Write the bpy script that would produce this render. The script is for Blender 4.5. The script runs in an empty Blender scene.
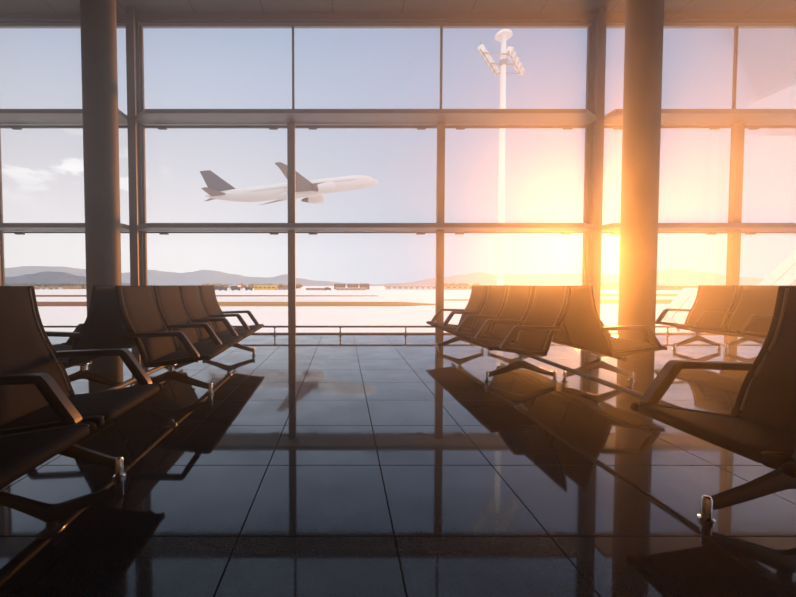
import bpy, bmesh, math, random
from mathutils import Vector, Matrix
random.seed(7)
U = 0.95                      # metres per design unit (the eye height above the hall floor)
R = math.radians
PI = math.pi
sc = bpy.context.scene
COL = sc.collection

# ------------------------------------------------------------------ materials
def new_mat(name):
    m = bpy.data.materials.new(name); m.use_nodes = True
    nt = m.node_tree
    return m, nt, nt.nodes['Principled BSDF']

def mat(name, col, rough=0.5, metal=0.0, spec=0.5, noise=0.0, nscale=8.0, bump=0.0, bscale=200.0, ior=1.5):
    m, nt, b = new_mat(name)
    b.inputs['Base Color'].default_value = (*col, 1)
    b.inputs['Roughness'].default_value = rough
    b.inputs['Metallic'].default_value = metal
    b.inputs['IOR'].default_value = ior
    b.inputs['Specular IOR Level'].default_value = spec
    tc = nt.nodes.new('ShaderNodeTexCoord')
    if noise > 0:
        n = nt.nodes.new('ShaderNodeTexNoise'); n.inputs['Scale'].default_value = nscale
        n.inputs['Detail'].default_value = 4
        nt.links.new(tc.outputs['Object'], n.inputs['Vector'])
        mx = nt.nodes.new('ShaderNodeMix'); mx.data_type = 'RGBA'
        mx.inputs[6].default_value = (*[c * (1 - noise) for c in col], 1)
        mx.inputs[7].default_value = (*[min(1, c * (1 + noise)) for c in col], 1)
        nt.links.new(n.outputs['Fac'], mx.inputs[0])
        nt.links.new(mx.outputs[2], b.inputs['Base Color'])
    if bump > 0:
        n2 = nt.nodes.new('ShaderNodeTexNoise'); n2.inputs['Scale'].default_value = bscale
        n2.inputs['Detail'].default_value = 3
        nt.links.new(tc.outputs['Object'], n2.inputs['Vector'])
        bp = nt.nodes.new('ShaderNodeBump'); bp.inputs['Strength'].default_value = bump
        bp.inputs['Distance'].default_value = 0.002
        nt.links.new(n2.outputs['Fac'], bp.inputs['Height'])
        nt.links.new(bp.outputs['Normal'], b.inputs['Normal'])
    return m

M = {}
M['leather'] = mat('dark_leather', (.010, .0125, .0175), .75, spec=.08, noise=.15, nscale=14, bump=.25, bscale=260)
M['shell'] = mat('seat_shell', (.014, .016, .020), .55, spec=.3, noise=.1)
M['arm'] = mat('armrest_polymer', (.016, .018, .022), .38, spec=.35, noise=.1, nscale=20)
M['alu'] = mat('dark_cast_aluminium', (.10, .095, .09), .32, metal=.85, noise=.1)
M['beam'] = mat('grey_beam_paint', (.16, .155, .15), .55, metal=.4, noise=.1)
M['piping'] = mat('leather_piping', (.15, .15, .16), .5, spec=.3, noise=.1)
M['chrome'] = mat('chrome', (.75, .74, .72), .12, metal=1.0, noise=.05)
M['rubber'] = mat('black_rubber', (.015, .015, .015), .7, noise=.1)
M['frame'] = mat('bronze_painted_steel', (.075, .064, .058), .5, metal=.1, noise=.08, nscale=3)
M['frame_lt'] = mat('pale_steel_panel', (.22, .205, .20), .5, metal=.1, noise=.06, nscale=3)
M['gasket'] = mat('black_gasket', (.02, .02, .02), .6, noise=.1)
M['head'] = mat('head_frame_grey', (.22, .23, .25), .5, noise=.05)
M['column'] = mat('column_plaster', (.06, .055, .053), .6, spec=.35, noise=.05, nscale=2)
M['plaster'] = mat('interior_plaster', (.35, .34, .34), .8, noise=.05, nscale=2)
M['apron'] = mat('pale_concrete', (.86, .83, .79), .85, spec=.2, noise=.07, nscale=.04)
M['white'] = mat('white_paint', (.72, .71, .70), .45, noise=.03)
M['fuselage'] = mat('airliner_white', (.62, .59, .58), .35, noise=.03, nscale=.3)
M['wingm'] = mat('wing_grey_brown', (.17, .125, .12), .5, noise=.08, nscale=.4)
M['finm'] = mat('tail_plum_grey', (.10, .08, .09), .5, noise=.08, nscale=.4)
M['darkglass'] = mat('dark_window', (.12, .11, .12), .15, noise=.1)
M['lens'] = mat('lamp_lens', (.5, .47, .45), .15, noise=.1)
M['grey'] = mat('mast_grey', (.33, .31, .30), .5, noise=.1)
M['brick'] = mat('brick_facade', (.36, .19, .13), .8, noise=.2, nscale=.15)
M['tan'] = mat('tan_facade', (.52, .40, .31), .8, noise=.15, nscale=.1)
M['cream'] = mat('cream_facade', (.72, .68, .64), .8, noise=.1, nscale=.1)
M['yellow'] = mat('yellow_cladding', (.80, .50, .08), .6, noise=.2, nscale=.12)
M['darkveh'] = mat('dark_vehicle_paint', (.09, .085, .10), .4, noise=.15)
M['roofred'] = mat('rust_roof', (.40, .17, .09), .8, noise=.2, nscale=.2)
M['tree'] = mat('treeline_green', (.16, .15, .12), .9, noise=.3, nscale=.1)
M['treebrown'] = mat('treeline_brown', (.38, .24, .14), .9, noise=.3, nscale=.1)
M['hill'] = mat('hazy_hill', (.46, .45, .46), 1.0, spec=0, noise=.08, nscale=.004)  # aerial haze put into the far hills' pale base colour
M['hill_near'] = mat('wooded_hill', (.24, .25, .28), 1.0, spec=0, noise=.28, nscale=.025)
M['hill_warm'] = mat('haze_paled_hill', (.50, .46, .45), 1.0, spec=0, noise=.08, nscale=.006)  # distance haze painted in as paleness here too

def grass_mat(name, a, b):
    m, nt, bs = new_mat(name)
    tc = nt.nodes.new('ShaderNodeTexCoord')
    mp = nt.nodes.new('ShaderNodeMapping'); mp.inputs['Scale'].default_value = (.02, .3, 1)
    n = nt.nodes.new('ShaderNodeTexNoise'); n.inputs['Scale'].default_value = 1.0; n.inputs['Detail'].default_value = 5
    r = nt.nodes.new('ShaderNodeValToRGB')
    r.color_ramp.elements[0].position = .35; r.color_ramp.elements[0].color = (*a, 1)
    r.color_ramp.elements[1].position = .65; r.color_ramp.elements[1].color = (*b, 1)
    nt.links.new(tc.outputs['Object'], mp.inputs['Vector']); nt.links.new(mp.outputs[0], n.inputs['Vector'])
    nt.links.new(n.outputs['Fac'], r.inputs[0]); nt.links.new(r.outputs[0], bs.inputs['Base Color'])
    bs.inputs['Roughness'].default_value = .95; bs.inputs['Specular IOR Level'].default_value = .1
    return m
M['grass_rust'] = grass_mat('rust_dry_grass', (.17, .06, .022), (.27, .11, .05))
M['grass_gold'] = grass_mat('golden_dry_grass', (.33, .16, .045), (.52, .29, .11))

def floor_mat():
    m, nt, b = new_mat('polished_granite_tiles')
    L = nt.links.new
    tc = nt.nodes.new('ShaderNodeTexCoord')
    sep = nt.nodes.new('ShaderNodeSeparateXYZ'); L(tc.outputs['Object'], sep.inputs[0])
    T = .62 * U
    def math_(op, a, bb=None):
        n = nt.nodes.new('ShaderNodeMath'); n.operation = op
        for i, v in enumerate((a, bb)):
            if v is None: continue
            if isinstance(v, (int, float)): n.inputs[i].default_value = v
            else: L(v, n.inputs[i])
        return n.outputs[0]
    def line(sock, off, half):
        s = math_('ADD', sock, -off + 200 * T + T / 2)
        s = math_('MODULO', s, T)
        s = math_('ABSOLUTE', math_('SUBTRACT', s, T / 2))
        return math_('LESS_THAN', s, half)
    lx = line(sep.outputs[0], .205 * U, .0032)
    ly = line(sep.outputs[1], 2.16 * U, .0038)
    ln = math_('MAXIMUM', lx, ly)
    # granite speckle + cloudy wear
    sp = nt.nodes.new('ShaderNodeTexNoise'); sp.inputs['Scale'].default_value = 160; sp.inputs['Detail'].default_value = 6
    L(tc.outputs['Object'], sp.inputs['Vector'])
    rp = nt.nodes.new('ShaderNodeValToRGB')
    rp.color_ramp.elements[0].position = .38; rp.color_ramp.elements[0].color = (.010, .012, .017, 1)
    rp.color_ramp.elements[1].position = .72; rp.color_ramp.elements[1].color = (.040, .045, .056, 1)
    L(sp.outputs['Fac'], rp.inputs[0])
    mx = nt.nodes.new('ShaderNodeMix'); mx.data_type = 'RGBA'
    L(ln, mx.inputs[0]); L(rp.outputs[0], mx.inputs[6]); mx.inputs[7].default_value = (.010, .010, .011, 1)
    L(mx.outputs[2], b.inputs['Base Color'])
    cl = nt.nodes.new('ShaderNodeTexNoise'); cl.inputs['Scale'].default_value = 2.6; cl.inputs['Detail'].default_value = 7
    cl.inputs['Roughness'].default_value = .65
    L(tc.outputs['Object'], cl.inputs['Vector'])
    mr = nt.nodes.new('ShaderNodeMapRange')
    mr.inputs['From Min'].default_value = .35; mr.inputs['From Max'].default_value = .7
    mr.inputs['To Min'].default_value = .03; mr.inputs['To Max'].default_value = .065
    L(cl.outputs['Fac'], mr.inputs['Value'])
    rr = math_('ADD', mr.outputs[0], math_('MULTIPLY', ln, .5))
    L(rr, b.inputs['Roughness'])
    sl = nt.nodes.new('ShaderNodeMapRange')
    sl.inputs['From Min'].default_value = .35; sl.inputs['From Max'].default_value = .7
    sl.inputs['To Min'].default_value = 1.0; sl.inputs['To Max'].default_value = .72
    L(cl.outputs['Fac'], sl.inputs['Value'])
    b.inputs['Specular IOR Level'].default_value = 0
    gl = nt.nodes.new('ShaderNodeBsdfGlossy'); gl.inputs['Color'].default_value = (.84, .93, 1.0, 1); L(rr, gl.inputs['Roughness'])
    lw = nt.nodes.new('ShaderNodeLayerWeight'); lw.inputs['Blend'].default_value = .5
    fr = math_('ADD', .012, math_('MULTIPLY', math_('POWER', lw.outputs['Facing'], 3.4), 1.0))
    fr = math_('MULTIPLY', fr, math_('MULTIPLY', sl.outputs[0], math_('SUBTRACT', 1.0, math_('MULTIPLY', ln, .9))))
    ms = nt.nodes.new('ShaderNodeMixShader'); L(fr, ms.inputs[0]); L(b.outputs[0], ms.inputs[1]); L(gl.outputs[0], ms.inputs[2])
    L(ms.outputs[0], nt.nodes['Material Output'].inputs['Surface'])
    return m
M['floor'] = floor_mat()

def ceiling_mat():
    m, nt, b = new_mat('ceiling_panels')
    L = nt.links.new
    tc = nt.nodes.new('ShaderNodeTexCoord')
    sep = nt.nodes.new('ShaderNodeSeparateXYZ'); L(tc.outputs['Object'], sep.inputs[0])
    T = 1.347 * U
    def math_(op, a, bb=None):
        n = nt.nodes.new('ShaderNodeMath'); n.operation = op
        for i, v in enumerate((a, bb)):
            if v is None: continue
            if isinstance(v, (int, float)): n.inputs[i].default_value = v
            else: L(v, n.inputs[i])
        return n.outputs[0]
    s = math_('MODULO', math_('ADD', sep.outputs[0], .2 * U + 100 * T + T / 2), T)
    ln = math_('LESS_THAN', math_('ABSOLUTE', math_('SUBTRACT', s, T / 2)), .014)
    mx = nt.nodes.new('ShaderNodeMix'); mx.data_type = 'RGBA'
    mx.inputs[6].default_value = (.105, .108, .12, 1); mx.inputs[7].default_value = (.015, .015, .015, 1)
    L(ln, mx.inputs[0]); L(mx.outputs[2], b.inputs['Base Color'])
    b.inputs['Roughness'].default_value = .6
    return m
M['ceiling'] = ceiling_mat()

def pane_mat():
    m = bpy.data.materials.new('window_glass'); m.use_nodes = True
    nt = m.node_tree; nt.nodes.clear()
    out = nt.nodes.new('ShaderNodeOutputMaterial')
    t = nt.nodes.new('ShaderNodeBsdfTransparent'); t.inputs['Color'].default_value = (.965, .965, .97, 1)
    g = nt.nodes.new('ShaderNodeBsdfGlossy'); g.inputs['Roughness'].default_value = .02
    lw = nt.nodes.new('ShaderNodeLayerWeight'); lw.inputs['Blend'].default_value = .25
    mul = nt.nodes.new('ShaderNodeMath'); mul.operation = 'MULTIPLY'; mul.inputs[1].default_value = .35
    mx = nt.nodes.new('ShaderNodeMixShader')
    nt.links.new(lw.outputs['Fresnel'], mul.inputs[0]); nt.links.new(mul.outputs[0], mx.inputs[0])
    nt.links.new(t.outputs[0], mx.inputs[1]); nt.links.new(g.outputs[0], mx.inputs[2])
    nt.links.new(mx.outputs[0], out.inputs['Surface'])
    return m
M['glass'] = pane_mat()

# ------------------------------------------------------------------ mesh helpers (design units)
class MB:
    def __init__(s): s.v = []; s.f = []
    def add(s, vs, fs):
        o = len(s.v); s.v += [tuple(v) for v in vs]; s.f += [tuple(i + o for i in f) for f in fs]
    def box(s, x0, x1, y0, y1, z0, z1, mtx=None):
        vs = [Vector(p) for p in ((x0,y0,z0),(x1,y0,z0),(x1,y1,z0),(x0,y1,z0),(x0,y0,z1),(x1,y0,z1),(x1,y1,z1),(x0,y1,z1))]
        if mtx: vs = [mtx @ v for v in vs]
        s.add(vs, [(0,3,2,1),(4,5,6,7),(0,1,5,4),(1,2,6,5),(2,3,7,6),(3,0,4,7)])
        return s
    def bbox(s, x0, x1, y0, y1, z0, z1, b=.01, seg=2, mtx=None):
        bm = bmesh.new()
        bmesh.ops.create_cube(bm, size=1)
        for v in bm.verts:
            v.co = Vector(((x0+x1)/2 + v.co.x*(x1-x0), (y0+y1)/2 + v.co.y*(y1-y0), (z0+z1)/2 + v.co.z*(z1-z0)))
        bmesh.ops.bevel(bm, geom=bm.edges[:], offset=b, segments=seg, affect='EDGES', profile=.5)
        bm.verts.index_update()
        vs = [v.co.copy() for v in bm.verts]
        if mtx: vs = [mtx @ v for v in vs]
        s.add(vs, [tuple(v.index for v in f.verts) for f in bm.faces]); bm.free()
        return s
    def loft(s, rings, cap=True, closed=True):
        n = len(rings[0]); vs = [p for r in rings for p in r]; fs = []
        for i in range(len(rings) - 1):
            for j in range(n if closed else n - 1):
                k = (j + 1) % n
                fs.append((i*n + j, i*n + k, (i+1)*n + k, (i+1)*n + j))
        if cap:
            fs.append(tuple(range(n - 1, -1, -1))); fs.append(tuple((len(rings)-1)*n + j for j in range(n)))
        s.add(vs, fs); return s
    def tube(s, pts, rad, n=12, cap=True):
        pts = [Vector(p) for p in pts]; rings = []
        if not isinstance(rad, (list, tuple)): rad = [rad] * len(pts)
        for i, p in enumerate(pts):
            t = (pts[min(i+1, len(pts)-1)] - pts[max(i-1, 0)]).normalized()
            a = Vector((0,0,1)) if abs(t.z) < .9 else Vector((1,0,0))
            u = t.cross(a).normalized(); w = u.cross(t).normalized()
            rings.append([p + rad[i]*(math.cos(2*PI*k/n)*u + math.sin(2*PI*k/n)*w) for k in range(n)])
        return s.loft(rings, cap)
    def lathe(s, prof, c=(0,0,0), n=24, mtx=None):
        rings = []
        for r, z in prof:
            ring = [Vector((c[0] + r*math.cos(2*PI*k/n), c[1] + r*math.sin(2*PI*k/n), c[2] + z)) for k in range(n)]
            if mtx: ring = [mtx @ v for v in ring]
            rings.append(ring)
        return s.loft(rings)
    def mesh(s, name, m, smooth=False, angle=35):
        me = bpy.data.meshes.new(name)
        me.from_pydata([(x*U, y*U, z*U) for x, y, z in s.v], [], s.f)
        bm = bmesh.new(); bm.from_mesh(me); bmesh.ops.recalc_face_normals(bm, faces=bm.faces[:])
        if smooth:
            for f in bm.faces: f.smooth = True
            lim = R(angle)
            for e in bm.edges:
                if len(e.link_faces) == 2 and e.calc_face_angle(0) > lim: e.smooth = False
        bm.to_mesh(me); bm.free(); me.update()
        for mm in (m if isinstance(m, (list, tuple)) else [m]): me.materials.append(mm)
        return me

def place(name, me, parent=None, loc=(0,0,0), rot=(0,0,0)):
    o = bpy.data.objects.new(name, me); COL.objects.link(o)
    o.location = Vector(loc) * U; o.rotation_euler = rot
    if parent: o.parent = parent
    return o
def obj(name, mb, m, parent=None, smooth=False, loc=(0,0,0), rot=(0,0,0), angle=35):
    return place(name, mb.mesh(name, m, smooth, angle), parent, loc, rot)
def tag(o, label, cat, group=None, kind=None):
    o['label'] = label; o['category'] = cat
    if group: o['group'] = group
    if kind: o['kind'] = kind
    return o
def empty(name, loc=(0,0,0), rot=(0,0,0)):
    o = bpy.data.objects.new(name, None); COL.objects.link(o)
    o.location = Vector(loc) * U; o.rotation_euler = rot; o.empty_display_size = .2
    return o
def struct(o, label=None, cat=None):
    o['kind'] = 'structure'
    if label: o['label'] = label
    if cat: o['category'] = cat
    return o

# ------------------------------------------------------------------ camera
F = 395.0
PITCH = math.atan(13.5 / F)
cam = bpy.data.cameras.new('camera'); co = bpy.data.objects.new('camera', cam); COL.objects.link(co)
cam.sensor_width = 36; cam.lens = 36 * F / 796; cam.shift_x = 55 / 796; cam.clip_end = 20000; cam.clip_start = .02
co.location = (0, 0, U); co.rotation_euler = (PI/2 - PITCH, 0, 0)
sc.camera = co

# ------------------------------------------------------------------ hall shell
XL, XR, YB, YG, ZC = -9.75, 10.75, -9.0, 8.0, 6.318
fl = struct(obj('floor', MB().box(XL-.3, XR+.3, YB-.3, YG+.12, -.4, 0), M['floor']), 'dark polished granite floor tiles mirroring the windows', 'floor')
ce = struct(obj('ceiling', MB().box(XL-.3, XR+.3, YB-.3, YG+.12, ZC, ZC+.3), M['ceiling']), 'grey panelled ceiling above the window wall', 'ceiling')
struct(obj('wall_left', MB().box(XL-.3, XL, YB, YG+.12, 0, ZC), M['plaster']), 'plain plaster wall at the left end of the hall', 'wall')
struct(obj('wall_right', MB().box(XR, XR+.3, YB, YG+.12, 0, .6).box(XR, XR+.3, YB, YG+.12, 5.9, ZC).box(XR, XR+.3, YB, -6, .6, 5.9).box(XR, XR+.3, 7.4, YG+.12, .6, 5.9), M['plaster']), 'plaster wall with an added fill-light window at the right end of the hall', 'wall')
struct(obj('wall_back', MB().box(XL-.3, XR+.3, YB-.3, YB, 0, ZC), M['plaster']), 'plain plaster wall behind the camera', 'wall')

# glazing grid
LX = [XL, -6.88, -4.09, -.99, 1.95, 4.975, 7.79, XR]
POSTS = (2, 5)
Z_ROWS = [(.02, 2.056), (2.165, 4.14), (4.27, 6.115)]
clip_me = MB().bbox(-.085, .085, -.03, .03, -.022, .022, .006).mesh('clip', M['gasket'])
for i in range(7):
    x0, x1 = LX[i], LX[i+1]
    a = x0 + (.085 if i in POSTS else .02); b = x1 - (.085 if i + 1 in POSTS else .02)
    w = empty('window_%d' % (i+1), ((x0+x1)/2, YG, 0)); struct(w, 'tall three-row glass bay of the window wall', 'window')
    cx = (x0+x1)/2
    for z0, z1 in Z_ROWS:
        place('pane', MB().box(a-cx, b-cx, -.004, .004, z0, z1).mesh('pane', M['glass']), w)
    fr = MB()
    for zz0, zz1 in ((0, .02), (2.045, 2.075), (4.135, 4.185), (4.255, 4.285)):
        fr.box(a-cx, b-cx, -.02, .025, zz0, zz1)
    if i in POSTS or i+1 in POSTS:
        if i in POSTS: fr.box(a-cx-.02, a-cx+.035, -.03, .03, 0, 6.115)
        if i+1 in POSTS: fr.box(b-cx-.035, b-cx+.02, -.03, .03, 0, 6.115)
    place('frame', fr.mesh('frame', M['gasket']), w)
    for zc in (2.035, 4.118):
        for cxx in (x0 + (.50 if i in POSTS else .39), x1 - (.50 if i+1 in POSTS else .39)):
            place('clip', clip_me, w, (cxx-cx, -.03, zc))
w = empty('window_8', (XR+.15, .7, .6)); struct(w, 'wide window added in the right end wall for cool fill light', 'window')  # added out of view to let cool fill light into the hall
place('pane', MB().box(-.01, .01, -6.7, 6.7, 0, 5.3).mesh('pane', M['glass']), w)
fr = MB()
for yy in (-6.65, -3.35, 0, 3.35, 6.65): fr.box(-.06, .06, yy-.05, yy+.05, 0, 5.3)
place('frame', fr.mesh('frame', M['frame']), w)
n = 1
def trim(o, label, cat='trim'):
    global n
    o.name = 'trim_%d' % n; n += 1
    return struct(o, label, cat)
# joints between panes and the slim mullions standing in front of them
for i in (1, 3, 4, 6):
    trim(obj('trim', MB().box(LX[i]-.022, LX[i]+.022, YG-.02, YG+.02, 0, 6.115), M['gasket']), 'thin black vertical joint between two panes', 'joint')
    trim(obj('trim', MB().bbox(LX[i]-.026-.073, LX[i]-.026+.073, 7.81, 7.91, 0, 4.17, .008), M['frame']), 'bronze vertical mullion in front of the glass', 'mullion')
# main posts: I sections
for X in (-4.0925, 4.975):
    p = MB().box(X-.0775, X+.0775, 7.75, 7.79, 0, ZC).box(X-.02, X+.02, 7.79, 7.93, 0, ZC).box(X-.0775, X+.0775, 7.93, 7.975, 0, ZC)
    trim(obj('trim', p, M['frame']), 'full-height bronze steel post of the window wall', 'post')
# horizontal fins
def fin(x0, x1, c0, c1, z0, z1):
    pts = [(x0 + c0, 7.45), (x1 - c1, 7.45), (x1, 7.75), (x1, 7.972), (x0, 7.972), (x0, 7.75)]
    mb = MB().loft([[(x, y, z0) for x, y in pts], [(x, y, z1) for x, y in pts]])
    return mb
for z0, z1 in ((2.077, 2.163), (4.187, 4.268)):
    for x0, x1, c0, c1 in ((XL, -4.172, 0, .0), (-4.013, 4.895, .34, .38), (5.055, XR, .0, 0)):
        trim(obj('trim', fin(x0, x1, c0, c1, z0, z1), M['frame_lt']), 'deep horizontal bronze fin across the windows', 'transom')
trim(obj('trim', MB().box(XL, XR, 7.98, 8.05, 6.11, 6.20), M['head']), 'grey blind box along the top of the glass', 'trim')
trim(obj('trim', MB().box(XL, XR, 7.92, 8.1, 6.20, ZC), M['frame']), 'bronze head beam under the ceiling edge', 'trim')
trim(obj('trim', MB().box(XL, XR, 7.965, 7.98, 6.175, 6.20), M['gasket']), 'dark gasket line above the blind box', 'trim')
trim(obj('trim', MB().box(XL, XR, 8.03, 8.12, 0, .02), M['frame']), 'low sill at the foot of the glass', 'trim')

# round columns
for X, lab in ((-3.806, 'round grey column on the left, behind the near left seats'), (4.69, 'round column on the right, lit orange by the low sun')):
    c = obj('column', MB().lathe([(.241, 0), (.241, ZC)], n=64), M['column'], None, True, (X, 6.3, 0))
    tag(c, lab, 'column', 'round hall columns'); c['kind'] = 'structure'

# low rail along the glass
rail = empty('guard_rail', (0, 7.72, 0)); tag(rail, 'low bronze tube rail on short posts along the foot of the windows', 'rail')
obj('tube', MB().tube([(XL+.02, 0, .185), (XR-.02, 0, .183)], .019, 12), M['frame'], rail, True)
pm = MB().lathe([(.034, 0), (.034, .008), (.013, .014), (.011, .06), (.017, .066), (.017, .085), (.011, .09), (.011, .15), (.022, .158), (.022, .176)], n=14).mesh('post', M['frame'], True)
x = -.054 - 1.284 * 7
while x < XR - .2:
    if x > XL + .1: place('post', pm, rail, (x, 0, 0))
    x += 1.284

# ------------------------------------------------------------------ tandem seating
def pad(profile, w, t, steps=3, puff=.006, roll=.045):
    # profile: list of (x, z) of the upper (sitting) surface ; normal side = above/front
    P = [Vector((p[0], 0, p[1])) for p in profile]
    # catmull-rom smoothing
    Q = []
    for i in range(len(P) - 1):
        p0 = P[max(i-1, 0)]; p1 = P[i]; p2 = P[i+1]; p3 = P[min(i+2, len(P)-1)]
        for k in range(steps):
            u = k / steps
            Q.append(.5*((2*p1) + (-p0+p2)*u + (2*p0-5*p1+4*p2-p3)*u*u + (-p0+3*p1-3*p2+p3)*u**3))
    Q.append(P[-1])
    h = w/2
    top = [(-h, -.5), (-h+.002, -.18), (-h+.010, .02), (-h+roll*.5, .10), (-h+roll-.008, .0), (-h+roll-.002, -.22), (-h+roll+.003, -.22), (-h+roll+.010, 0), (-h*.6, .06), (-h*.25, .12)]
    full = top + [(0, .13)] + [(-y, q) for y, q in reversed(top)]
    low = [(h-.004, -.85), (h-.015, -1.0), (h*.5, -1.02), (0, -1.03), (-h*.5, -1.02), (-h+.015, -1.0), (-h+.004, -.85)]
    sec = full + low
    rings = []
    N = len(Q)
    for i, q in enumerate(Q):
        tg = (Q[min(i+1, N-1)] - Q[max(i-1, 0)]).normalized()
        nm = Vector((-tg.z, 0, tg.x))            # upper/front normal for a profile running front -> back -> up
        e = min(1, min(i, N-1-i) / 1.5) if True else 1
        th = t * (.55 + .45*e)
        rings.append([q + nm*(qq*th + (t-th)*-.3) + Vector((0, y, 0)) for y, qq in sec])
    return MB().loft(rings)

W = .655
seat_prof = [(-.445, .375), (-.447, .398), (-.43, .412), (-.39, .412), (-.30, .400), (-.18, .382), (-.06, .364), (.03, .353), (.092, .350)]
back_prof = [(.066, .346), (.086, .395), (.105, .455), (.13, .52), (.163, .588), (.203, .66), (.238, .74), (.262, .82), (.278, .90), (.287, .965), (.291, .995)]
seat_me = pad(seat_prof, W, .036).mesh('seat', M['leather'], True, 50)
back_me = pad(back_prof, W, .030).mesh('backrest', M['leather'], True, 50)
# armrest
def smooth_path(profile, steps=4):
    P = [Vector((p[0], 0, p[1])) for p in profile]; Q = []
    for i in range(len(P) - 1):
        p0 = P[max(i-1, 0)]; p1 = P[i]; p2 = P[i+1]; p3 = P[min(i+2, len(P)-1)]
        for k in range(steps):
            u = k / steps
            Q.append(.5*((2*p1) + (-p0+p2)*u + (2*p0-5*p1+4*p2-p3)*u*u + (-p0+3*p1-3*p2+p3)*u**3))
    return Q + [P[-1]]
def one_piping(profile, a, b, sy):
    return MB().tube([q + Vector((0, sy*(W/2-.046), 0)) for q in smooth_path(profile)[a:b]], .0062, 8).mesh('piping', M['piping'], True)
pipes = {(k, sy): one_piping(pr, a, b, sy) for k, pr, a, b in (('s', seat_prof, 7, -3), ('b', back_prof, 3, -2)) for sy in (-1, 1)}
def arm_mesh():
    def ring(c, t, wy, th):
        t = Vector(t).normalized(); nm = Vector((-t.z, 0, t.x)); c = Vector(c)
        r = []
        bw, bt = wy/2, th/2; k = .35
        for a, b_ in ((-1,-1+k),(-1,1-k),(-1+k*.6,1),(1-k*.6,1),(1,1-k),(1,-1+k),(1-k*.6,-1),(-1+k*.6,-1)):
            r.append(c + Vector((0, a*bw, 0)) + nm*(b_*bt))
        return r
    P = [((.20, .586), (-1, .0), .036), ((.10, .590), (-1, .02), .036), ((-.10, .597), (-1, .02), .036), ((-.192, .600), (-1, .0), .037), ((-.210, .597), (-1, -.62), .043), ((-.222, .584), (-.60, -.9), .046), ((-.29, .484), (-.60, -.9), .048), ((-.338, .416), (-.60, -.9), .048), ((-.350, .392), (-.5, -1), .04)]
    rings = []
    for i, (p, t, th) in enumerate(P):
        rings.append(ring((p[0], 0, p[1]), (t[0], 0, t[1]), (.060 if i > 0 else .05), th))
    return MB().loft(rings).mesh('armrest', M['arm'], True, 40)
arm_me = arm_mesh()
# leg : one casting with two arms and a hub
def leg_mesh():
    mb = MB(); rings = []
    def sec(x, z0, z1, w):
        k = .3
        zc = (z0+z1)/2; hz = (z1-z0)/2; hw = w/2
        return [Vector((x, a*hw, zc + b_*hz)) for a, b_ in ((-1,-1+k),(-1,1-k),(-1+k,1),(1-k,1),(1,1-k),(1,-1+k),(1-k,-1),(-1+k,-1))]
    for x, z0, z1, w in ((-.34, .050, .098, .028), (-.30, .058, .110, .030), (-.18, .092, .152, .034), (-.06, .130, .204, .040), (-.02, .142, .222, .046), (.02, .142, .222, .046), (.06, .130, .204, .040), (.18, .092, .152, .034), (.30, .058, .110, .030), (.34, .050, .098, .028)):
        rings.append(sec(x, z0, z1, w))
    mb.loft(rings)
    return mb.mesh('leg', M['alu'], True, 40)
leg_me = leg_mesh()
foot_me = MB().lathe([(.030, 0), (.030, .012), (.020, .016), (.019, .098), (.016, .104), (.006, .106)], n=18).mesh('foot', M['chrome'], True)
post_me = MB().lathe([(.026, .215), (.026, .29)], n=16).bbox(-.05, .05, -.055, .055, .268, .292, .006).mesh('post', M['chrome'], True)
brk_me = MB().bbox(-.045, .055, -.05, .05, .318, .338, .006).mesh('bracket', M['shell'])
PITCH_S = .67
def bench(label, x, d, slope, seats, legs, y0, y1, face, group='airport waiting benches'):
    # x, d: beam centre above the reference leg; slope: change of x per unit of depth; face -1 faces left, +1 right
    ang = math.atan(-slope)                     # rotation that turns +Y towards (slope,1)
    rot = -math.atan(slope)
    root = empty('tandem_seating', (x, d, 0), (0, 0, rot))
    tag(root, label, 'bench', group)
    fr = (0, 0, 0) if face < 0 else (0, 0, PI)
    place('beam', MB().tube([(0, y0, .302), (0, y1, .302)], .018, 14).tube([(0, y0-.004, .302), (0, y0, .302)], .022, 14).tube([(0, y1, .302), (0, y1+.004, .302)], .022, 14).mesh('beam', M['beam'], True), root)
    for s in seats:
        se = place('seat', seat_me, root, (0, s, 0), fr)
        ba = place('backrest', back_me, root, (0, s, 0), fr)
        for sy in (-1, 1):
            place('piping', pipes['s', sy], se); place('piping', pipes['b', sy], ba)
        place('bracket', brk_me, root, (0, s, 0), fr)
    arms = sorted({round(s + k*PITCH_S/2, 3) for s in seats for k in (-1, 1)})
    arms2 = []
    for a in arms:
        if not arms2 or a - arms2[-1] > .02: arms2.append(a)
    for a in arms2: place('armrest', arm_me, root, (0, a, 0), fr)
    for l in legs:
        lg = place('leg', leg_me, root, (0, l, 0), fr)
        for sx in (-1, 1):
            fo = place('foot', foot_me, lg, (sx*.352, 0, 0))
            fo['label'] = 'chrome foot'
        pp = place('post', post_me, lg, (0, 0, 0)); pp['label'] = 'chrome post'
    return root
q = PITCH_S
four = [0, q, 2*q, 3*q]
# left aisle row facing right: four far seats, a gap, three near seats on one beam
bench('long dark bench facing right, running from the near left corner past the left column', -1.56, 3.565, -.030,
      four + [-1.555, -1.555-q, -1.555-2*q], [0, 3*q, -1.555, -1.555-2*q], -1.555-2*q-.36, 3*q+.36, 1)
bench('dark bench facing left, back to back behind the far left seats beside the left column', -1.56-.82, 3.595, -.030, four, [0, 3*q], -.36, 3*q+.36, -1)
# right aisle row facing left
bench('long dark bench facing left, running from the near right corner towards the windows', 1.845, 4.064, -.02,
      four + [-2.415, -2.415-q, -2.415-2*q], [0, 3*q, -2.415, -2.415-2*q], -2.415-2*q-.36, 3*q+.36, -1)
bench('bench facing right before the right column, back to back with the long right bench', 1.845+.80, 4.064, -.02, four, [0, 3*q], -.36, 3*q+.36, 1)
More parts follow.
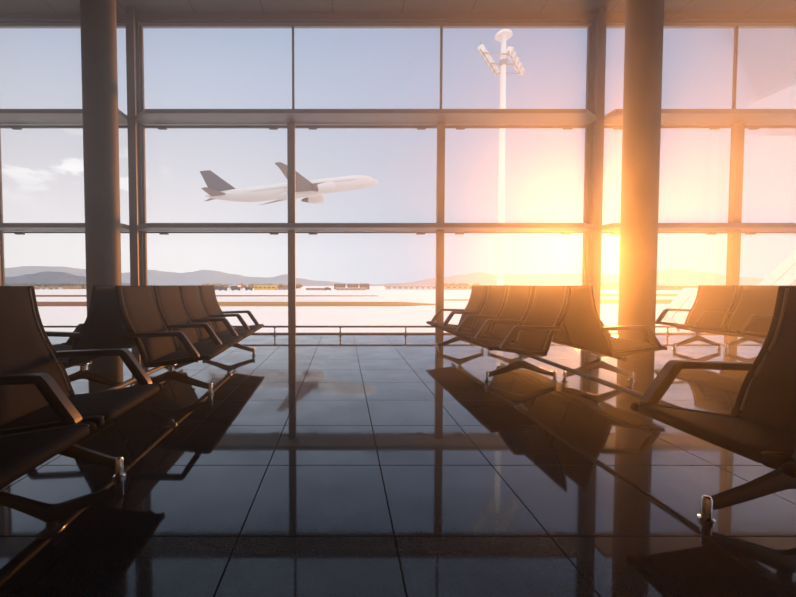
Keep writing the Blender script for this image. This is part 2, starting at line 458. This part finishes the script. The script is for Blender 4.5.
# next aisle
bench('bench facing left beyond the right column, its end seats seen behind the near right backrest', 5.51, 4.064, -.02, four, [0, 3*q], -.36, 3*q+.36, -1)
bench('bench at far right, hidden behind the bench right of the column, only legs showing', 5.51+.80, 4.064, -.02, four, [0, 3*q], -.36, 3*q+.36, 1)

# ------------------------------------------------------------------ outside
G = -5.26                         # apron level
KG = 1 - G
def gp(u, v):                     # ground point seen at picture position (u, v): used to lay the airfield out
    xc = (u - 343)/F; yc = (298.5 - v)/F
    s, c = math.sin(PITCH), math.cos(PITCH)
    dz = -s + yc*c; t = -KG/dz
    return t*xc, t*(c + yc*s)
def at(u, v, D):                  # point at depth D
    xc = (u - 343)/F; yc = (298.5 - v)/F
    s, c = math.sin(PITCH), math.cos(PITCH)
    t = D/(c + yc*s)
    return t*xc, D, 1 + t*(-s + yc*c)
ap = struct(obj('apron', MB().box(-6000, 6000, 8.3, 9000, G-2, G), M['apron']), 'pale concrete airfield apron', 'ground')

def strip(name, pts, m, label, dz):
    mb = MB().loft([[(x, y, G) for x, y in pts], [(x, y, G+dz) for x, y in pts]])
    o = obj(name, mb, m); tag(o, label, 'grass', kind='stuff'); return o
def gband(u0, u1, v0a, v1a, v0b, v1b, m, label, dz):
    strip('grass_strip', [gp(u0, v1a), gp(u1, v1b), gp(u1, v0b), gp(u0, v0a)], m, label, dz)
gband(-160, 150, 301.8, 306.3, 301.8, 306.3, M['grass_rust'], 'wide rust-brown dry grass strip seen left of the left column', .05)
gband(-160, 150, 295.2, 297.2, 295.0, 296.6, M['grass_rust'], 'narrow rust-brown grass strip farther out on the left', .05)
gband(150, 400, 301.8, 306.3, 302.0, 306.3, M['grass_gold'], 'golden dry grass strip tapering to the right in the middle window', .05)
gband(400.2, 440, 302.0, 306.3, 304.2, 305.0, M['grass_gold'], 'pointed right tip of the golden grass strip left of the right benches', .05)
gband(150, 378, 295.0, 296.6, 295.6, 296.2, M['grass_rust'], 'thin brown grass line beyond the golden strip', .05)
gband(590, 900, 299.6, 303.8, 299.2, 303.6, M['grass_gold'], 'golden grass strip right of the right column', .05)
gband(590, 900, 293.8, 296.4, 293.8, 296.4, M['grass_gold'], 'narrow golden grass strip farther out on the right', .05)
gband(440, 588, 299.4, 300.6, 299.4, 300.6, M['grass_gold'], 'thin pale grass line behind the right benches', .05)

# hills: long ridges with a crest profile given as picture heights
def ridge(name, prof, D, depth, m, label, jag=0.0, seed=1):
    rnd = random.Random(seed)
    mb = MB(); rows = []
    us = []
    N = 140
    for i in range(N+1):
        u = prof[0][0] + (prof[-1][0]-prof[0][0])*i/N
        for a, b in zip(prof, prof[1:]):
            if a[0] <= u <= b[0]:
                t = (u-a[0])/(b[0]-a[0]); t = t*t*(3-2*t); v = a[1] + (b[1]-a[1])*t; break
        us.append((u, v))
    fr = [(-1.0, 0), (-.7, .32), (-.45, .55), (-.22, .8), (0, 1.0), (.4, .7), (1.0, 0)]
    for k, (fy, fz) in enumerate(fr):
        row = []
        for u, v in us:
            x, y, z = at(u, v, D)
            h = max(0, z - G)
            jx = rnd.uniform(-1, 1)*jag*h*(1 if 0 < k < 6 else 0)
            row.append((x*(1 + fy*depth/D), D + fy*depth, G + h*fz + jx*(.35 if fz == 1 else 1)))
        rows.append(row)
    n_ = len(us)
    mb.v = [p for r in rows for p in r]
    for i in range(len(rows)-1):
        for j in range(n_-1):
            mb.f.append((i*n_+j, i*n_+j+1, (i+1)*n_+j+1, (i+1)*n_+j))
    o = obj(name, mb, m, None, True, angle=180); struct(o, label, 'hill'); return o
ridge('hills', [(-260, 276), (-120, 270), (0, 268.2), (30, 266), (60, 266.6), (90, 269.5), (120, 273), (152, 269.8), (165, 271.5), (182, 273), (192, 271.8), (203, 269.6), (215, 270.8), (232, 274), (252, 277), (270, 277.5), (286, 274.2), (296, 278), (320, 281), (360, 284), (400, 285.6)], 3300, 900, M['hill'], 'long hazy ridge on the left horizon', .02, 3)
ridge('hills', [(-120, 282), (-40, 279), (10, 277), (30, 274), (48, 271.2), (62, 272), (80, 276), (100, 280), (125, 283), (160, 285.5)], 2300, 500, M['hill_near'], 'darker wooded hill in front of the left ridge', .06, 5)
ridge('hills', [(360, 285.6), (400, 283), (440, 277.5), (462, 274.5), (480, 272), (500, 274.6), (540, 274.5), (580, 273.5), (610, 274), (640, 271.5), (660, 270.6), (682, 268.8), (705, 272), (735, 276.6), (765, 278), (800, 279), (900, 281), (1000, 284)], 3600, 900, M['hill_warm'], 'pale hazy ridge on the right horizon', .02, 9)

# town and airfield edge
def block(name, u0, u1, v0, D, m, label, cat='building', depth=14, roof=None, bays=0, base=None):
    x0 = at(u0, v0, D)[0]; x1, _, z1 = at(u1, v0, D)
    zb = G if base is None else base
    root = empty(name, ((x0+x1)/2, D, G)); tag(root, label, cat, 'far airport buildings')
    w = (x1-x0)/2; h = z1 - G
    obj('wall', MB().box(-w, w, 0, depth, 0, h), m, root)
    obj('roof', MB().box(-w-.5, w+.5, -.6, depth+.6, h, h+max(.6, h*.10)), roof or M['cream'], root)
    if bays:
        for k in range(bays):
            xa = -w + (k+.25)*2*w/bays; xb = -w + (k+.75)*2*w/bays
            obj('window', MB().box(xa, xb, -.12, .05, h*.45, h*.75), M['darkglass'], root)
    return root
block('terminal_building', 334, 345.5, 283.6, 560, M['brick'], 'left brick block of three by the middle horizon', bays=4)
block('terminal_building', 347.5, 358.5, 283.8, 560, M['brick'], 'middle brick block of three by the middle horizon', bays=4)
block('terminal_building', 360, 369.5, 283.6, 560, M['brick'], 'right brick block of three by the middle horizon', bays=4)
block('warehouse', 336, 366, 288.2, 470, M['tan'], 'low tan shed in front of the three brick blocks', bays=7)
block('warehouse', 386, 437, 286.6, 520, M['cream'], 'long low hall with a rust roof left of the right benches', roof=M['roofred'], bays=9)
block('warehouse', 254, 275.4, 286.0, 500, M['yellow'], 'bright yellow shed on the horizon left of the middle mullion', roof=M['cream'], bays=5)
block('warehouse', 277.4, 291, 287.4, 500, M['tan'], 'small tan shed to the right of the yellow shed', roof=M['roofred'], bays=3)
block('warehouse', 306, 326, 288.6, 470, M['tan'], 'brown low shed just right of the middle mullion', roof=M['roofred'], bays=4)
block('terminal_building', 640, 712, 285.6, 480, M['brick'], 'long brick building right of the right column', bays=12)
block('terminal_building', 596, 622, 285.4, 500, M['tan'], 'tan building between the right post and the right column', bays=5)
block('warehouse', 446, 474, 285.8, 520, M['tan'], 'tan hall just left of the far right benches', roof=M['roofred'], bays=5)
block('warehouse', 36, 66, 287.2, 560, M['cream'], 'pale low hall under the trees left of the left column', roof=M['roofred'], bays=5)
block('terminal_building', 205, 214, 286.2, 520, M['cream'], 'small pale building at the end of the left bench', bays=3)
block('terminal_building', 229, 238, 285.6, 540, M['cream'], 'small cream building left of the dark vehicles', bays=3)

def truck(u, D, s, label):
    x, y = (u-343)/F*D, D
    root = empty('service_truck', (x, y, G)); tag(root, label, 'truck', 'service vehicles on the far apron')
    obj('cargo_box', MB().bbox(-3.4*s, 1.2*s, -1.2, 1.2, .9, 3.6*s, .08), M['darkveh'], root)
    obj('cab', MB().bbox(1.35*s, 3.3*s, -1.15, 1.15, .7, 2.7*s, .15), M['darkveh'], root)
    obj('windscreen', MB().box(3.28*s, 3.36*s, -.95, .95, 1.7*s, 2.45*s), M['darkglass'], root)
    for sx in (-2.4, 2.2):
        for sy in (-1, 1):
            obj('wheel', MB().tube([(sx*s, sy*1.2-.15, .5), (sx*s, sy*1.2+.15, .5)], .5, 14), M['rubber'], root, True)
truck(217.5, 440, 1.5, 'dark truck next to the far end of the left bench')
truck(223, 430, 1.3, 'dark truck, second from the end of the left bench')
truck(236, 440, 1.5, 'dark truck nearest the yellow shed')
truck(249, 445, 1.2, 'dark small truck touching the left end of the yellow shed')
truck(328, 450, 1.0, 'small dark truck right of the brown shed')

def far_trees(u0, u1, D, h0, h1, n_, m, label, seed):
    rnd = random.Random(seed); mb = MB()
    for k in range(n_):
        u = rnd.uniform(u0, u1); x = (u-343)/F*D; y = D + rnd.uniform(-12, 12)
        h = rnd.uniform(h0, h1); r = h*rnd.uniform(.4, .7)
        rings = []
        ph = rnd.uniform(0, 6)
        for rr, zz in ((.12, 0), (.14, .2), (.6, .28), (1, .5), (.85, .75), (.45, .94), (.05, 1)):
            rings.append([(x + r*rr*(1+.18*math.sin(3*a+ph+zz*9))*math.cos(a), y + r*rr*math.sin(a), G + h*zz) for a in [2*PI*j/9 for j in range(9)]])
        mb.loft(rings)
    o = obj('treeline', mb, m, None, True, angle=60); tag(o, label, 'trees', kind='stuff')
far_trees(-130, 92, 640, 6, 9.5, 260, M['tree'], 'dark row of trees under the left hills', 1)
far_trees(-100, 92, 520, 4, 6, 60, M['treebrown'], 'low rust-coloured shrubs in front of the left trees', 2)
far_trees(200, 300, 620, 6, 9, 60, M['treebrown'], 'brown trees behind the yellow shed', 3)
far_trees(440, 480, 600, 7, 9.5, 30, M['treebrown'], 'brown trees behind the tan hall near the right benches', 4)
far_trees(590, 625, 600, 7, 10, 30, M['treebrown'], 'brown trees behind the tan building near the right column', 5)
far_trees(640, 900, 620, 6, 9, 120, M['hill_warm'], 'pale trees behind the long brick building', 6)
for k, (u, v) in enumerate(((73.3, 280.5), (75.3, 281.5), (77.6, 282), (80.6, 281.2), (83.6, 281.6))):
    x, y, z = at(u, v, 700)
    o = obj('chimney', MB().lathe([(1.0, 0), (.8, z-G), (.95, z-G), (.95, z-G+.5), (.5, z-G+.5)], n=12), M['grey'], None, True, (x, y, G))
    tag(o, 'grey slender chimney, %s of the five beside the left column' % ('leftmost', 'second from the left', 'middle one', 'second from the right', 'rightmost')[k], 'chimney', 'far chimneys on the left')

# white sloping covered walkways on the right
def ramp(u0, v0, u1, v1, D, half, label):
    a = Vector(at(u0, v0, D)); b = Vector(at(u1, v1, D))
    base = Vector((a.x, D, G))
    root = empty('boarding_ramp', base); tag(root, label, 'ramp', 'white boarding ramps')
    a -= base; b -= base
    d = (b-a).normalized(); nrm = Vector((-d.z, 0, d.x))
    def quad(y): return [a + nrm*half + Vector((0,y,0)), b + nrm*half + Vector((0,y,0)), b - nrm*half + Vector((0,y,0)), a - nrm*half + Vector((0,y,0))]
    obj('tunnel', MB().loft([quad(0), quad(2.2)]), M['white'], root)
    obj('handrail', MB().tube([a + nrm*(half+.1) + Vector((0,-.05,0)), b + nrm*(half+.1) + Vector((0,-.05,0))], .05, 8), M['grey'], root, True)
    for t in (.35, .9):
        p = a + (b-a)*t
        obj('leg', MB().tube([(p.x, 1.1, 0), (p.x, 1.1, p.z-half*.3)], .16, 10), M['grey'], root, True)
ramp(677, 322, 703, 292, 52, .85, 'white sloping boarding ramp between the right column and the bench beyond it')
ramp(772, 293, 830, 240, 60, .85, 'white sloping boarding ramp rising out of the right edge of the picture')

# floodlight mast
mx_, my_ = 19.3, 48.5
mast = empty('floodlight_mast', (mx_, my_, G)); tag(mast, 'tall white floodlight mast on the apron behind the right window', 'mast')
zt = 1 + 30.2 - G
obj('pole', MB().lathe([(.75, 0), (.75, .3), (.42, .4), (.38, zt*.5), (.30, zt-.2), (.28, zt)], n=20), M['white'], mast, True)
obj('cap', MB().lathe([(.30, zt-.6), (.40, zt-.45), (.92, zt-.40), (1.0, zt-.32), (.94, zt-.12), (.70, zt+.10), (.35, zt+.24), (.05, zt+.28)], n=28), M['white'], mast, True)
zr = 1 + 26.5 - G
rows = (((15.46, 45.5), (19.76, 51.3)), ((18.8, 45.9), (22.8, 51.3)))
hf = MB()
for (ax, ay), (bx, by) in rows:
    hf.tube([(ax-mx_, ay-my_, zr+.1), (bx-mx_, by-my_, zr+.1)], .09, 8)
    hf.tube([(ax-mx_, ay-my_, zr+.9), (bx-mx_, by-my_, zr+.9)], .06, 8)
for t in (.12, .5, .88):
    (a0, a1), (b0, b1) = rows[0]; (c0, c1), (d0, d1) = rows[1]
    hf.tube([(a0+(b0-a0)*t-mx_, a1+(b1-a1)*t-my_, zr+.1), (c0+(d0-c0)*t-mx_, c1+(d1-c1)*t-my_, zr+.1)], .08, 8)
hf.lathe([(.42, zr-.1), (.42, zr+.5)], n=16)
obj('head_frame', hf, M['grey'], mast, True)
for ri, ((ax, ay), (bx, by)) in enumerate(rows):
    for k in range(5):
        t = (k+.5)/5
        px, py = ax+(bx-ax)*t-mx_, ay+(by-ay)*t-my_
        mt = Matrix.Translation((px, py, zr+.45)) @ Matrix.Rotation(R(-36 if ri else 150), 4, 'Z') @ Matrix.Rotation(R(28), 4, 'Y')
        fo = obj('floodlight', MB().bbox(-.3, .35, -.36, .36, -.36, .36, .08, mtx=mt), M['white'], mast)
        obj('lens', MB().bbox(.35, .40, -.30, .30, -.30, .30, .02, mtx=mt), M['lens'], fo)

# airliner climbing out
def airliner():
    D = 166
    x, y, z = at(297, 189.3, D)
    root = empty('airplane', (x, y, z))
    root.rotation_euler = (Matrix.Rotation(R(17), 3, 'Z') @ Matrix.Rotation(R(-10.5), 3, 'Y') @ Matrix.Rotation(R(-1.2), 3, 'X')).to_euler()
    tag(root, 'white twin-engine airliner climbing to the right behind the left middle window', 'airplane')
    fus = MB(); rings = []
    prof = [(-36.6, .25, 1.5), (-35, .75, 1.35), (-31, 1.55, 1.0), (-26, 2.35, .55), (-20, 2.95, .12), (-14, 3.1, 0), (24, 3.1, 0), (28, 2.95, -.08), (31, 2.6, -.25), (33.5, 2.0, -.55), (35.3, 1.3, -.85), (36.4, .65, -1.05), (36.8, .15, -1.12)]
    for xx, r, zc in prof:
        rings.append([(xx, r*math.cos(2*PI*k/28), zc + r*math.sin(2*PI*k/28)) for k in range(28)])
    fus.loft(rings)
    fo = obj('fuselage', fus, M['fuselage'], root, True, angle=60)
    # belly fairing
    bf = MB(); rr = []
    for xx, s in ((-11, .2), (-8, .8), (-3, 1), (5, 1), (9, .8), (12, .2)):
        rr.append([(xx, 3.3*s*math.cos(2*PI*k/20)*1.02, -1.9 + 1.75*s*math.sin(2*PI*k/20)) for k in range(20)])
    obj('belly_fairing', bf.loft(rr), M['fuselage'], fo, True, angle=60)
    wl = MB()
    for k in range(46):
        xx = -19 + k*.98
        if -3 < xx < -1: continue
        for sy in (-1, 1): wl.box(xx-.14, xx+.14, sy*3.05-.06, sy*3.05+.06, .42, .82)
    o = obj('cabin_windows', wl, M['darkglass'], fo); o['kind'] = 'stuff'
    obj('cockpit_window', MB().box(33.0, 34.4, -1.2, 1.2, .55, .95, Matrix.Rotation(R(0), 4, 'Y')), M['darkglass'], fo)
    def surf(secs, m, name, par):
        mb = MB(); rs = []
        for (xle, yy, zz, ch, th) in secs:
            pr = [(0, 0), (.04, .45), (.15, .85), (.35, 1), (.65, .65), (1, .04), (1, -.04), (.65, -.45), (.35, -.6), (.15, -.5), (.04, -.3)]
            rs.append([(xle - a*ch, yy, zz + b*th) for a, b in pr])
        mb.loft(rs); return obj(name, mb, m, par, True, angle=40)
    for sy in (-1, 1):
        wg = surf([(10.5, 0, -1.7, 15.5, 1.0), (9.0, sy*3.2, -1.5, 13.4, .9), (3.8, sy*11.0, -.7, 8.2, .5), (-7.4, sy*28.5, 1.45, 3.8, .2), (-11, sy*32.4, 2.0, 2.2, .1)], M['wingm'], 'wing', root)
        en = MB(); rr = []
        for xx, r in ((12.6, 1.72), (12.9, 1.9), (12.2, 2.05), (10, 2.1), (7.5, 1.85), (6.0, 1.45)):
            rr.append([(xx, sy*9.7 + r*math.cos(2*PI*k/22), -2.9 + r*math.sin(2*PI*k/22)) for k in range(22)])
        e = obj('engine', en.loft(rr), M['fuselage'], wg, True, angle=50); e['label'] = 'white engine nacelle'
        ex = MB().loft([[(xx, sy*9.7 + r*math.cos(2*PI*k/16), -2.9 + r*math.sin(2*PI*k/16)) for k in range(16)] for xx, r in ((6.2, 1.2), (4.2, .75), (3.2, .3))])
        obj('exhaust', ex, M['wingm'], wg, True)
        obj('pylon', MB().box(4.0, 10.5, sy*9.7-.2, sy*9.7+.2, -1.6, -.7), M['wingm'], wg)
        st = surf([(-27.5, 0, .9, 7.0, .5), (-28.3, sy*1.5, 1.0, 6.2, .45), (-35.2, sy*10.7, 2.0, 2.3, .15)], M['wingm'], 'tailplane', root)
    # fin
    mb = MB(); rs = []
    for (xle, zz, ch, th) in ((-22.6, 2.0, 11.6, .55), (-24.6, 3.2, 9.9, .5), (-32.8, 11.2, 3.9, .2)):
        pr = [(0, 0), (.05, .5), (.25, 1), (.6, .7), (1, .05), (1, -.05), (.6, -.7), (.25, -1), (.05, -.5)]
        rs.append([(xle - a*ch, b*th, zz) for a, b in pr])
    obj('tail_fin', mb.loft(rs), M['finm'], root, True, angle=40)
airliner()

# ------------------------------------------------------------------ haze in the hall
hz = place('haze', bpy.data.meshes.new('haze'))
hm = bpy.data.materials.new('thin_air_haze'); hm.use_nodes = True
nt = hm.node_tree; nt.nodes.clear()
out = nt.nodes.new('ShaderNodeOutputMaterial')
vs = nt.nodes.new('ShaderNodeVolumeScatter')
vs.inputs['Color'].default_value = (1, .97, .94, 1)
HAZE = .036
vs.inputs['Anisotropy'].default_value = .84
vi = nt.nodes.new('ShaderNodeVolumeInfo'); vm = nt.nodes.new('ShaderNodeMath'); vm.operation = 'MULTIPLY'; vm.inputs[1].default_value = HAZE
nt.links.new(vi.outputs['Density'], vm.inputs[0]); nt.links.new(vm.outputs[0], vs.inputs['Density'])
nt.links.new(vs.outputs[0], out.inputs['Volume'])
hz.data.materials.append(hm)
gt = bpy.data.node_groups.new('haze_volume', 'GeometryNodeTree')
gt.interface.new_socket('Geometry', in_out='OUTPUT', socket_type='NodeSocketGeometry')
vc = gt.nodes.new('GeometryNodeVolumeCube'); sm = gt.nodes.new('GeometryNodeSetMaterial'); go = gt.nodes.new('NodeGroupOutput')
vc.inputs['Density'].default_value = 1.0
vc.inputs['Min'].default_value = ((XL+.01)*U, (YB+.01)*U, .004); vc.inputs['Max'].default_value = ((XR-.01)*U, 7.7*U, (ZC-.01)*U)
for ax, r_ in (('X', 32), ('Y', 32), ('Z', 16)): vc.inputs['Resolution ' + ax].default_value = r_
sm.inputs['Material'].default_value = hm
gt.links.new(vc.outputs[0], sm.inputs['Geometry']); gt.links.new(sm.outputs[0], go.inputs[0])
md = hz.modifiers.new('haze_volume', 'NODES'); md.node_group = gt
tag(hz, 'thin glowing haze filling the hall in the low sunlight', 'haze', kind='stuff')

# ------------------------------------------------------------------ light
sd = Vector((.639, 1.0036, .095)).normalized()
sun = bpy.data.lights.new('sun', 'SUN'); so = bpy.data.objects.new('sun', sun); COL.objects.link(so)
sun.energy = 5.4; sun.color = (1.0, .34, .06); sun.angle = R(6)
so.rotation_euler = (-sd).to_track_quat('-Z', 'Y').to_euler(); so.location = (6, 14, 6)

wd = bpy.data.worlds.new('sky'); sc.world = wd; wd.use_nodes = True
nt = wd.node_tree; nt.nodes.clear(); L = nt.links.new
def nd(t): return nt.nodes.new(t)
def mth(op, a, b=None, c=None, clamp=False):
    k = nd('ShaderNodeMath'); k.operation = op; k.use_clamp = clamp
    for i, v in enumerate((a, b, c)):
        if v is None: continue
        if isinstance(v, (int, float)): k.inputs[i].default_value = v
        else: L(v, k.inputs[i])
    return k.outputs[0]
def mixc(f, a, b, mode='MIX'):
    k = nd('ShaderNodeMix'); k.data_type = 'RGBA'; k.blend_type = mode
    for i, v in ((0, f), (6, a), (7, b)):
        if isinstance(v, (int, float)): k.inputs[i].default_value = v
        elif isinstance(v, tuple): k.inputs[i].default_value = (*v, 1)
        else: L(v, k.inputs[i])
    return k.outputs[2]
tc = nd('ShaderNodeTexCoord'); sep = nd('ShaderNodeSeparateXYZ'); L(tc.outputs['Generated'], sep.inputs[0])
rp = nd('ShaderNodeValToRGB'); e = rp.color_ramp.elements
def lin(c): return tuple(((v/255+.055)/1.055)**2.4 if v > 10 else v/255/12.92 for v in c)
stops = [(0, (244,241,239)), (.085, (243,239,238)), (.17, (228,224,226)), (.27, (212,211,217)), (.38, (195,201,214)), (.52, (170,185,207)), (1, (236,226,216))]
e[0].position = 0; e[0].color = (*lin(stops[0][1]), 1); e[1].position = 1; e[1].color = (*lin(stops[-1][1]), 1)
for p, c in stops[1:-1]:
    q_ = e.new(p); q_.color = (*lin(c), 1)
L(sep.outputs[2], rp.inputs[0])
# clouds low on the left
mp = nd('ShaderNodeMapping'); mp.inputs['Scale'].default_value = (7, 7, 16); L(tc.outputs['Generated'], mp.inputs['Vector'])
nz = nd('ShaderNodeTexNoise'); nz.inputs['Scale'].default_value = 1.3; nz.inputs['Detail'].default_value = 7; nz.inputs['Roughness'].default_value = .55
L(mp.outputs[0], nz.inputs['Vector'])
cd = Vector(((40-343)/F, 1.0, (298.5-180)/F - .034)).normalized()
dp = nd('ShaderNodeVectorMath'); dp.operation = 'DOT_PRODUCT'; L(tc.outputs['Generated'], dp.inputs[0]); dp.inputs[1].default_value = cd
reg = mth('SMOOTHSTEP' if False else 'MULTIPLY', mth('SUBTRACT', dp.outputs['Value'], .968), 45, clamp=True)
zw = mth('SUBTRACT', 1.0, mth('MULTIPLY', mth('ABSOLUTE', mth('SUBTRACT', sep.outputs[2], .235)), 11.0), clamp=True)
cm = mth('MULTIPLY', zw, mth('MULTIPLY', mth('SUBTRACT', nz.outputs['Fac'], .54), 14, clamp=True))
col = mixc(mth('MULTIPLY', mth('MULTIPLY', reg, cm), .9), rp.outputs[0], (1.02, 1.0, .98))
# warm glow about the sun
ds = nd('ShaderNodeVectorMath'); ds.operation = 'DOT_PRODUCT'; L(tc.outputs['Generated'], ds.inputs[0]); ds.inputs[1].default_value = sd
dsv = mth('MAXIMUM', ds.outputs['Value'], 0)
g1 = mth('MULTIPLY', mth('POWER', dsv, 22), .02)
g2 = mth('MULTIPLY', mth('POWER', dsv, 140), .25)
cg = nd('ShaderNodeCombineXYZ')
L(mth('ADD', g1, g2), cg.inputs[0]); L(mth('ADD', mth('MULTIPLY', g1, .62), mth('MULTIPLY', g2, .72)), cg.inputs[1]); L(mth('ADD', mth('MULTIPLY', g1, .25), mth('MULTIPLY', g2, .34)), cg.inputs[2])
ad = nd('ShaderNodeVectorMath'); ad.operation = 'ADD'; L(col, ad.inputs[0]); L(cg.outputs[0], ad.inputs[1])
# the sky opposite the view is brighter
bk = mth('ADD', 1.0, mth('MULTIPLY', mth('MULTIPLY', sep.outputs[1], -1.6, clamp=True), .5))
bk = mth('ADD', bk, mth('MULTIPLY', mth('MULTIPLY', mth('SUBTRACT', sep.outputs[2], .58), 6, clamp=True), .7))
sca = nd('ShaderNodeVectorMath'); sca.operation = 'SCALE'; tint = mixc(mth('POWER', dsv, 6), (1.0, 1.0, 1.0), (.24, .53, .78))
skc = mixc(1.0, ad.outputs[0], tint, 'MULTIPLY')
L(skc, sca.inputs[0]); L(bk, sca.inputs['Scale'])
bg = nd('ShaderNodeBackground'); L(sca.outputs[0], bg.inputs['Color']); bg.inputs['Strength'].default_value = 1.36
wo = nd('ShaderNodeOutputWorld'); L(bg.outputs[0], wo.inputs['Surface'])

# ------------------------------------------------------------------ view
vsn = sc.view_settings
sc.display_settings.display_device = 'sRGB'
vsn.view_transform = 'Standard'; vsn.look = 'None'; vsn.exposure = 0; vsn.gamma = 1; vsn.use_curve_mapping = False
cy = sc.cycles
cy.max_bounces = 8; cy.diffuse_bounces = 3; cy.glossy_bounces = 4; cy.volume_bounces = 0; cy.transparent_max_bounces = 24
cy.use_denoising = True
